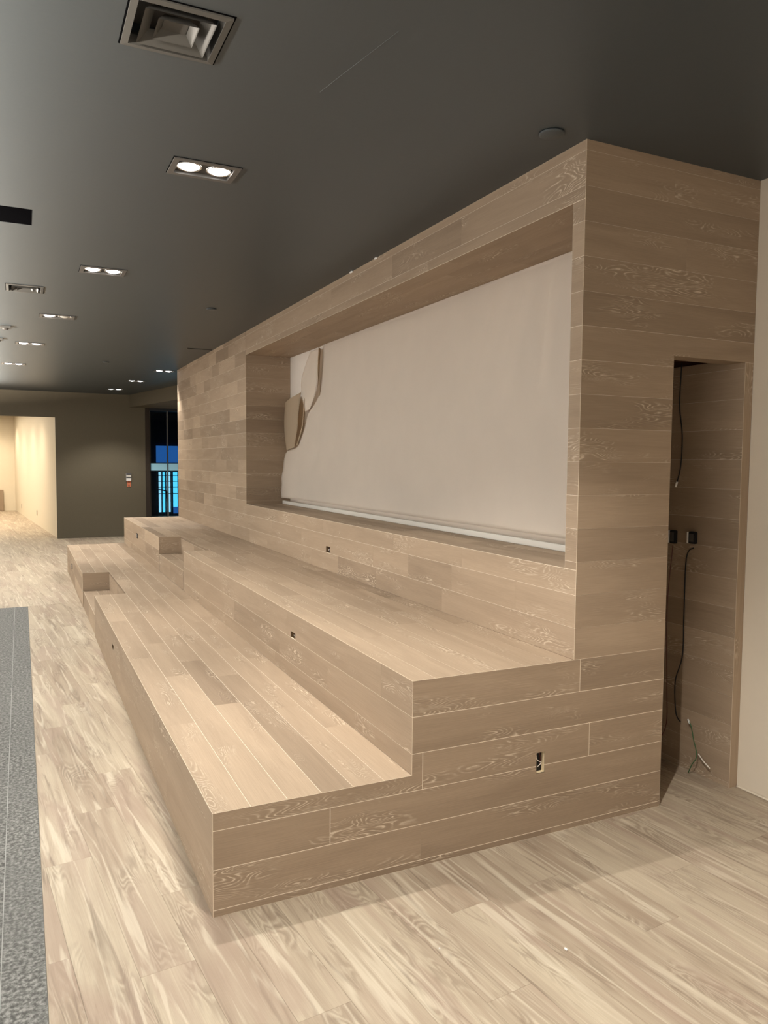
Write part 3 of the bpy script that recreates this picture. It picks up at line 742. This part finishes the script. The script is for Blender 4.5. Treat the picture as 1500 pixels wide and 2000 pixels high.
# ------------------------------------------------------------------ twin downlights
def ring_sq(bm, hx0, hy0, z0, hx1, hy1, z1):
    a = [bm.verts.new(p) for p in ((-hx0,-hy0,z0),(hx0,-hy0,z0),(hx0,hy0,z0),(-hx0,hy0,z0))]
    b = [bm.verts.new(p) for p in ((-hx1,-hy1,z1),(hx1,-hy1,z1),(hx1,hy1,z1),(-hx1,hy1,z1))]
    for i in range(4): bm.faces.new((a[i], a[(i+1) % 4], b[(i+1) % 4], b[i]))
def make_downlight(loc, label, cat='ceiling light', grp='twin recessed downlights', off=()):
    t = empty('twin_downlight', loc); tag(t, label, cat, grp)
    bm = bmesh.new()
    ring_sq(bm, .145, .098, 0, .145, .098, -.006); ring_sq(bm, .145, .098, -.006, .120, .073, -.006); ring_sq(bm, .120, .073, -.006, .120, .073, .012); ring_sq(bm, .120, .073, .012, .145, .098, .0)
    link_mesh('trim_frame', bm, TRIMM, t)
    bm = bmesh.new(); ring_sq(bm, .145, .098, -.0012, .149, .102, -.0012); ring_sq(bm, .149, .102, -.0012, .149, .102, 0); link_mesh('shadow_gap', bm, VOID, t)
    bm = bmesh.new(); add_box(bm, (-.1215, -.0745, .010), (.1215, .0745, .014)); link_mesh('baffle_plate', bm, PLATE, t)
    for i, sx in enumerate((-.066, .066)):
        bz = None; bm = bmesh.new(); lathe(bm, [(.056, .010), (.058, .003), (.053, .0), (.049, .004), (.047, .0099)], 28)
        bz = link_mesh('bezel', bm, CHROME, t, (sx, 0, 0))
        bm = bmesh.new(); lathe(bm, [(.047, .0095), (.042, .001), (.030, -.005), (.015, -.008), (0, -.009)], 28)
        lit = i not in off
        lm_ = link_mesh('lamp', bm, LAMP if lit else LAMP_OFF, bz)
        if not lit: lm_['label'] = 'unlit lamp'
        if lit: spot('lamp_light', (sx, 0, -.012), P_LAMP, parent=t)
    return t
names = ['twin downlight with two lit lamps, largest and nearest on the ceiling', 'second twin downlight of the left row, behind the nearest one',
         'twin downlight with only its left lamp lit, third in the row', 'fourth twin downlight of the left row, both lamps lit',
         'farthest twin downlight of the left row, over the bright opening', 'twin downlight beside the far end of the oak wall, nearest of three',
         'middle of the three far twin downlights before the dark wall', 'twin downlight closest to the dark far wall, leftmost of three']
d0 = make_downlight((*FIX[0], ZC), names[0])
for i, (x, y) in enumerate(FIX[1:], 1):
    if i == 2: make_downlight((x, y, ZC), names[i], off=(1,))
    else: copy_thing(d0, (x, y, ZC), names[i])

# ------------------------------------------------------------------ square diffusers, ceiling opening, sprinkler caps
def make_vent(loc, h, label):
    t = empty('air_diffuser', loc); tag(t, label, 'air vent', 'square ceiling diffusers')
    s = h/.128
    def fr_(name, prof, mat):
        bm = bmesh.new()
        for (a, za), (b, zb) in zip(prof, prof[1:]): ring_sq(bm, a*s, a*s, za*s, b*s, b*s, zb*s)
        bmesh.ops.recalc_face_normals(bm, faces=bm.faces[:])
        return link_mesh(name, bm, mat, t)
    fr_('outer_frame', [(.142, 0), (.142, -.006), (.122, -.008), (.116, .02), (.122, .03), (.142, 0)], VENTM)
    fr_('shadow_gap', [(.142, -.0012), (.148, -.0012), (.148, 0)], VOID)
    fr_('louvre', [(.098, -.010), (.101, -.012), (.070, .022), (.066, .022), (.098, -.010)], VENTM)
    fr_('louvre', [(.056, -.008), (.059, -.010), (.036, .020), (.032, .020), (.056, -.008)], VENTM)
    bm = bmesh.new(); add_box(bm, (-.036*s, -.036*s, .012*s), (.036*s, .036*s, .015*s)); link_mesh('centre_plate', bm, VENTM, t)
    bm = bmesh.new(); add_box(bm, (-.1275*s, -.1275*s, .06), (.1275*s, .1275*s, .07)); link_mesh('plenum', bm, PLATE, t)
    return t
make_vent((VENTS[0][0], VENTS[0][1], ZC), VENTS[0][2], 'large square grey ceiling diffuser at the top edge of the view')
make_vent((VENTS[1][0], VENTS[1][1], ZC), VENTS[1][2], 'small far square diffuser left of the second and third downlights')
op = empty('ceiling_opening', ((OPEN[0]+OPEN[1])/2, (OPEN[2]+OPEN[3])/2, ZC)); tag(op, 'black rectangular open hole in the ceiling at the left edge', 'ceiling opening')
bm = bmesh.new(); hx, hy = (OPEN[1]-OPEN[0])/2, (OPEN[3]-OPEN[2])/2
ring_sq(bm, hx-.0005, hy-.0005, 0.001, hx-.0005, hy-.0005, .149); link_mesh('liner', bm, VOID, op)
bm = bmesh.new(); add_box(bm, (-hx+.001, -hy+.001, .13), (hx-.001, hy-.001, .148)); link_mesh('cap', bm, VOID, op)
def cap(x, y, r, label):
    bm = bmesh.new(); lathe(bm, [(0, -.010), (r*.86, -.010), (r, -.006), (r, -.002), (r*.7, -.002), (r*.7, 0)], 32)
    o = link_mesh('sprinkler_cap', bm, CEIL, None, (x, y, ZC)); tag(o, label, 'sprinkler', 'round ceiling sprinkler caps')
cap(1.345, .02, .050, 'round dark sprinkler cap on the ceiling beside the near oak corner')
cap(.938, 4.086, .042, 'round dark sprinkler cap on the ceiling, midway along the niche')
cap(.494, 8.272, .042, 'tiny round sprinkler cap far off, before the three far downlights')
bm = bmesh.new()
add_box(bm, (-.14, -.008, -.004), (.14, .008, 0)); o = link_mesh('slot_vent', bm, BLACK, None, (1.345, 6.485, ZC))
tag(o, 'thin dark slot on the ceiling beside the far oak wall', 'air vent')
for x, y, lab in ((-.655, 5.88, 'small ceiling sensor at the left edge between the third and fourth downlights'), (-.74, 6.74, 'small ceiling sensor cut by the left edge, level with the fourth downlight')):
    t = empty('ceiling_sensor', (x, y, ZC)); tag(t, lab, 'sensor', 'small ceiling sensors')
    bm = bmesh.new(); add_box(bm, (-.05, -.05, -.022), (.05, .05, 0)); bmesh.ops.bevel(bm, geom=bm.edges[:], offset=.006, segments=2, affect='EDGES'); link_mesh('housing', bm, VENTM, t)
    bm = bmesh.new(); lathe(bm, [(.028, -.022), (.024, -.032), (0, -.036)], 20); link_mesh('lens', bm, PLATE, t)
for y, s, lab in ((2.37, .03, 'white plaster scrap at the ceiling line, farther of two'), (1.976, .022, 'white plaster scrap at the ceiling line, nearer of two')):
    bm = bmesh.new(); bmesh.ops.create_icosphere(bm, subdivisions=2, radius=1)
    for v in bm.verts: v.co = V(v.co.x*.006, v.co.y*s, v.co.z*.006)*(1+.25*math.sin(9*v.co.y+5*v.co.x))
    o = link_mesh('plaster_scrap', bm, WHITE, None, (XB-.006, y, ZC-.006)); tag(o, lab, 'debris', 'plaster scraps')

# ------------------------------------------------------------------ outlet cut-outs
def outlet(O, eu, ev, en, hole, label, depth=.028, wires=True, edge=None):
    """open junction box behind a cut-out"""
    O, eu, ev, en = Vector(O), Vector(eu), Vector(ev), Vector(en)
    a, b, c, d = hole; e = .0008; ctr = O+eu*(a+b)/2+ev*(c+d)/2
    t = empty('junction_box', ctr); tag(t, label, 'outlet box', 'open outlet boxes in the oak')
    bm = bmesh.new()
    def pt(u, v, w_): return bm.verts.new(O+eu*u+ev*v-en*w_-ctr)
    f = [pt(a+e, c+e, .003), pt(b-e, c+e, .003), pt(b-e, d-e, .003), pt(a+e, d-e, .003)]
    r = [pt(a+e, c+e, depth), pt(b-e, c+e, depth), pt(b-e, d-e, depth), pt(a+e, d-e, depth)]
    for i in range(4): bm.faces.new((f[i], f[(i+1) % 4], r[(i+1) % 4], r[i]))
    link_mesh('cut_edge', bm, edge or RAWWOOD, t)
    bm = bmesh.new(); prism_into(bm, O, eu, ev, en, rect(a+e, b-e, c+e, d-e), .004, (), depth-.006, center=ctr); link_mesh('box_back', bm, BLACK, t)
    if wires:
        u0 = a+(b-a)*.3; u1 = a+(b-a)*.7; h = d-c
        def q(u, v, w_): return O+eu*u+ev*v-en*w_
        wire('wire', [q(u0, c+h*.85, .02), q(u0, c+h*.6, .012), q(u1, c+h*.45, .008), q(u0+.002, c+h*.25, .013)], min(.0016, h*.03), WIRE_W, t)
        wire('wire', [q(u1, c+h*.9, .02), q(u1+.002, c+h*.6, .016), q(u1+.001, c+h*.3, .018)], min(.0016, h*.03), WIRE_R, t)
outlet((0, 0, 0), X, Z, -Y, HE, 'open outlet box with loose wires in the near oak end face')
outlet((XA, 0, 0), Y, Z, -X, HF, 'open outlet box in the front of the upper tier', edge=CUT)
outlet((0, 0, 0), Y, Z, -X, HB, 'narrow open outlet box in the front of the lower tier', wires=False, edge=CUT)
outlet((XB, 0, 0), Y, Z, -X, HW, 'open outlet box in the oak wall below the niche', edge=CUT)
def flat_outlet(loc, sx, sy, sz, label, mat=BLACK):
    t = empty('outlet_plate', loc); tag(t, label, 'outlet', 'small far outlets')
    bm = bmesh.new(); add_box(bm, (-sx, -sy, -sz), (sx, sy, sz)); bmesh.ops.bevel(bm, geom=bm.edges[:], offset=min(sx, sy, sz)*.3, segments=1, affect='EDGES'); link_mesh('plate', bm, mat, t)
    bm = bmesh.new(); add_box(bm, (-sx*1.3, -sy*.4, -sz*.6), (sx*1.1, sy*.4, -sz*.1)); add_box(bm, (-sx*1.3, -sy*.4, sz*.1), (sx*1.1, sy*.4, sz*.6)); link_mesh('socket', bm, GREYP, t)
flat_outlet((XA-.002, 7.42, .585), .003, .05, .03, 'tiny dark outlet on the far end of the upper tier front')
flat_outlet((-.002, 7.66, .207), .003, .05, .03, 'tiny dark outlet on the far end of the lower tier front')
for y, z, lab in ((20.7, .235, 'dark outlet low on the cream wall beyond the opening, farther one'), (16.97, .28, 'dark outlet low on the cream wall beyond the opening, nearer one')):
    flat_outlet((.063-.0853*(y-YF-.12)-.004, y, z), .006, .04, .06, lab, plain('brown_outlet', (.20, .15, .10), .5))

# wall notice with orange tag on the far dark wall
t = empty('wall_panel_device', (1.39, YF-.02, 1.12)); tag(t, 'small grey control box with hanging orange tag on the dark far wall', 'wall switch')
box('housing', (1.340, YF-.03, 1.108), (1.438, YF, 1.262), GREYP, t, .004)
box('cover', (1.344, YF-.036, 1.112), (1.434, YF-.030, 1.165), WHITE, t, .002)
box('top_strip', (1.343, YF-.034, 1.238), (1.435, YF-.030, 1.255), BLACK, t)
box('middle_strip', (1.343, YF-.034, 1.172), (1.435, YF-.030, 1.186), BLACK, t)
box('display', (1.346, YF-.034, 1.192), (1.432, YF-.030, 1.232), RAILM, t)
bm = bmesh.new()
for a, b in ((1.362, 1.386), (1.404, 1.428)): add_box(bm, V(a, YF-.012, .992)-V(1.39, YF-.02, 1.12), V(b, YF-.004, 1.106)-V(1.39, YF-.02, 1.12))
add_box(bm, V(1.386, YF-.011, 1.03)-V(1.39, YF-.02, 1.12), V(1.404, YF-.005, 1.075)-V(1.39, YF-.02, 1.12))
link_mesh('orange_tag', bm, ORANGE, t)

# boards leaning at the end of the bright room
for i, (x, lab) in enumerate(((-1.10, 'brown board leaning on the end wall of the bright room, right one'), (-1.30, 'brown board leaning on the end wall of the bright room, left one'))):
    bm = bmesh.new(); h = .62-.1*i
    vs0 = add_box(bm, (-.07, -.012, 0), (.07, .012, h)); bmesh.ops.bevel(bm, geom=bm.edges[:], offset=.003, segments=1, affect='EDGES')
    o = link_mesh('leaning_board', bm, plain('brown_board', (.30, .22, .15), .7), None, (x, 22.47, .004)); o.rotation_euler = (math.radians(-10), 0, 0)
    tag(o, lab, 'board', 'leaning boards')

# ------------------------------------------------------------------ wires and boxes inside the doorway
xw = XJ-.008
def thing_wire(name, pts, r, mat, label, tip=None):
    t = empty(name, pts[0]); tag(t, label, 'cable')
    wire('cord', pts, r, mat, t)
    if tip: wire('plug', tip, r*1.9, WHITE, t)
    return t
thing_wire('hanging_cable', [(xw-.02, .347, 2.04), (xw, .371, 1.833), (xw, .348, 1.678), (xw, .351, 1.525), (xw, .371, 1.445)], .0028, BLACK,
           'black cable with white tip hanging from the doorway head', [(xw, .371, 1.445), (xw-.002, .378, 1.418)])
thing_wire('trailing_cable', [(xw, .253, 1.121), (xw, .295, 1.065), (xw-.01, .289, .782), (xw-.01, .29, .573), (xw-.01, .33, .431), (xw-.01, .32, .275), (xw-.005, .292, .231)], .003, BLACK,
           'black cable running down from the right box inside the doorway')
thing_wire('thin_cable', [(xw, .384, 1.12), (xw-.02, .39, .8), (xw-.01, .384, .40), (xw-.02, .37, .20), (xw-.04, .40, .10)], .002, WIRE_R,
           'thin reddish cable hanging from the left box inside the doorway')
thing_wire('green_cable', [(xw, .247, .253), (xw-.01, .22, .233), (xw-.015, .198, .175), (xw-.02, .17, .102), (xw-.03, .19, .05), (xw-.03, .209, .003)], .0025, WIRE_G,
           'short green cable curling to the floor on the doorway panel', [(xw, .25, .256), (xw-.006, .232, .24)])
thing_wire('white_cable', [(xw-.01, .17, .11), (xw-.012, .135, .085), (xw-.008, .10, .062)], .0028, WIRE_W, 'short white cable end low on the doorway panel')
for y0, y1, z0, z1, lab in ((.236, .276, 1.142, 1.201, 'black low-voltage bracket inside the doorway, right one'), (.362, .398, 1.131, 1.198, 'black low-voltage bracket inside the doorway, left one')):
    t = empty('wall_bracket', (XJ, (y0+y1)/2, (z0+z1)/2)); tag(t, lab, 'electrical box', 'black brackets in the doorway')
    box('bracket', (XJ-.022, y0, z0), (XJ-.0002, y1, z1), BLACK, t, .003)
    box('edge_strip', (XJ-.024, y1, z0+.002), (XJ-.004, y1+.008, z1-.002), WHITE, t, .001)
    box('opening', (XJ-.0235, y0+.006, z0+.01), (XJ-.0215, y1-.006, z1-.01), PLATE, t)
# caulk bead and crumbs at the foot of the cream wall
bm = bmesh.new(); tube(bm, smooth_pts([(XD-.004, -.004, .004), (XD-.006, -.15, .006), (XD-.004, -.4, .004), (XD-.007, -.7, .006), (XD-.004, -1.2, .004)]), .006)
o = link_mesh('caulk_bead', bm, CREAM); tag(o, 'rough cream caulk bead along the foot of the right wall', 'caulk')
for x, y, s, lab in ((.97, -.632, .008, 'white chip on the plank floor, larger one'), (.61, -.46, .0045, 'tiny white chip on the plank floor left of the larger chip')):
    bm = bmesh.new(); bmesh.ops.create_icosphere(bm, subdivisions=1, radius=s)
    for v in bm.verts: v.co.z *= .4; v.co.x *= .6
    o = link_mesh('white_chip', bm, WHITE, None, (x, y, s*.4)); tag(o, lab, 'debris', 'white chips on the floor')
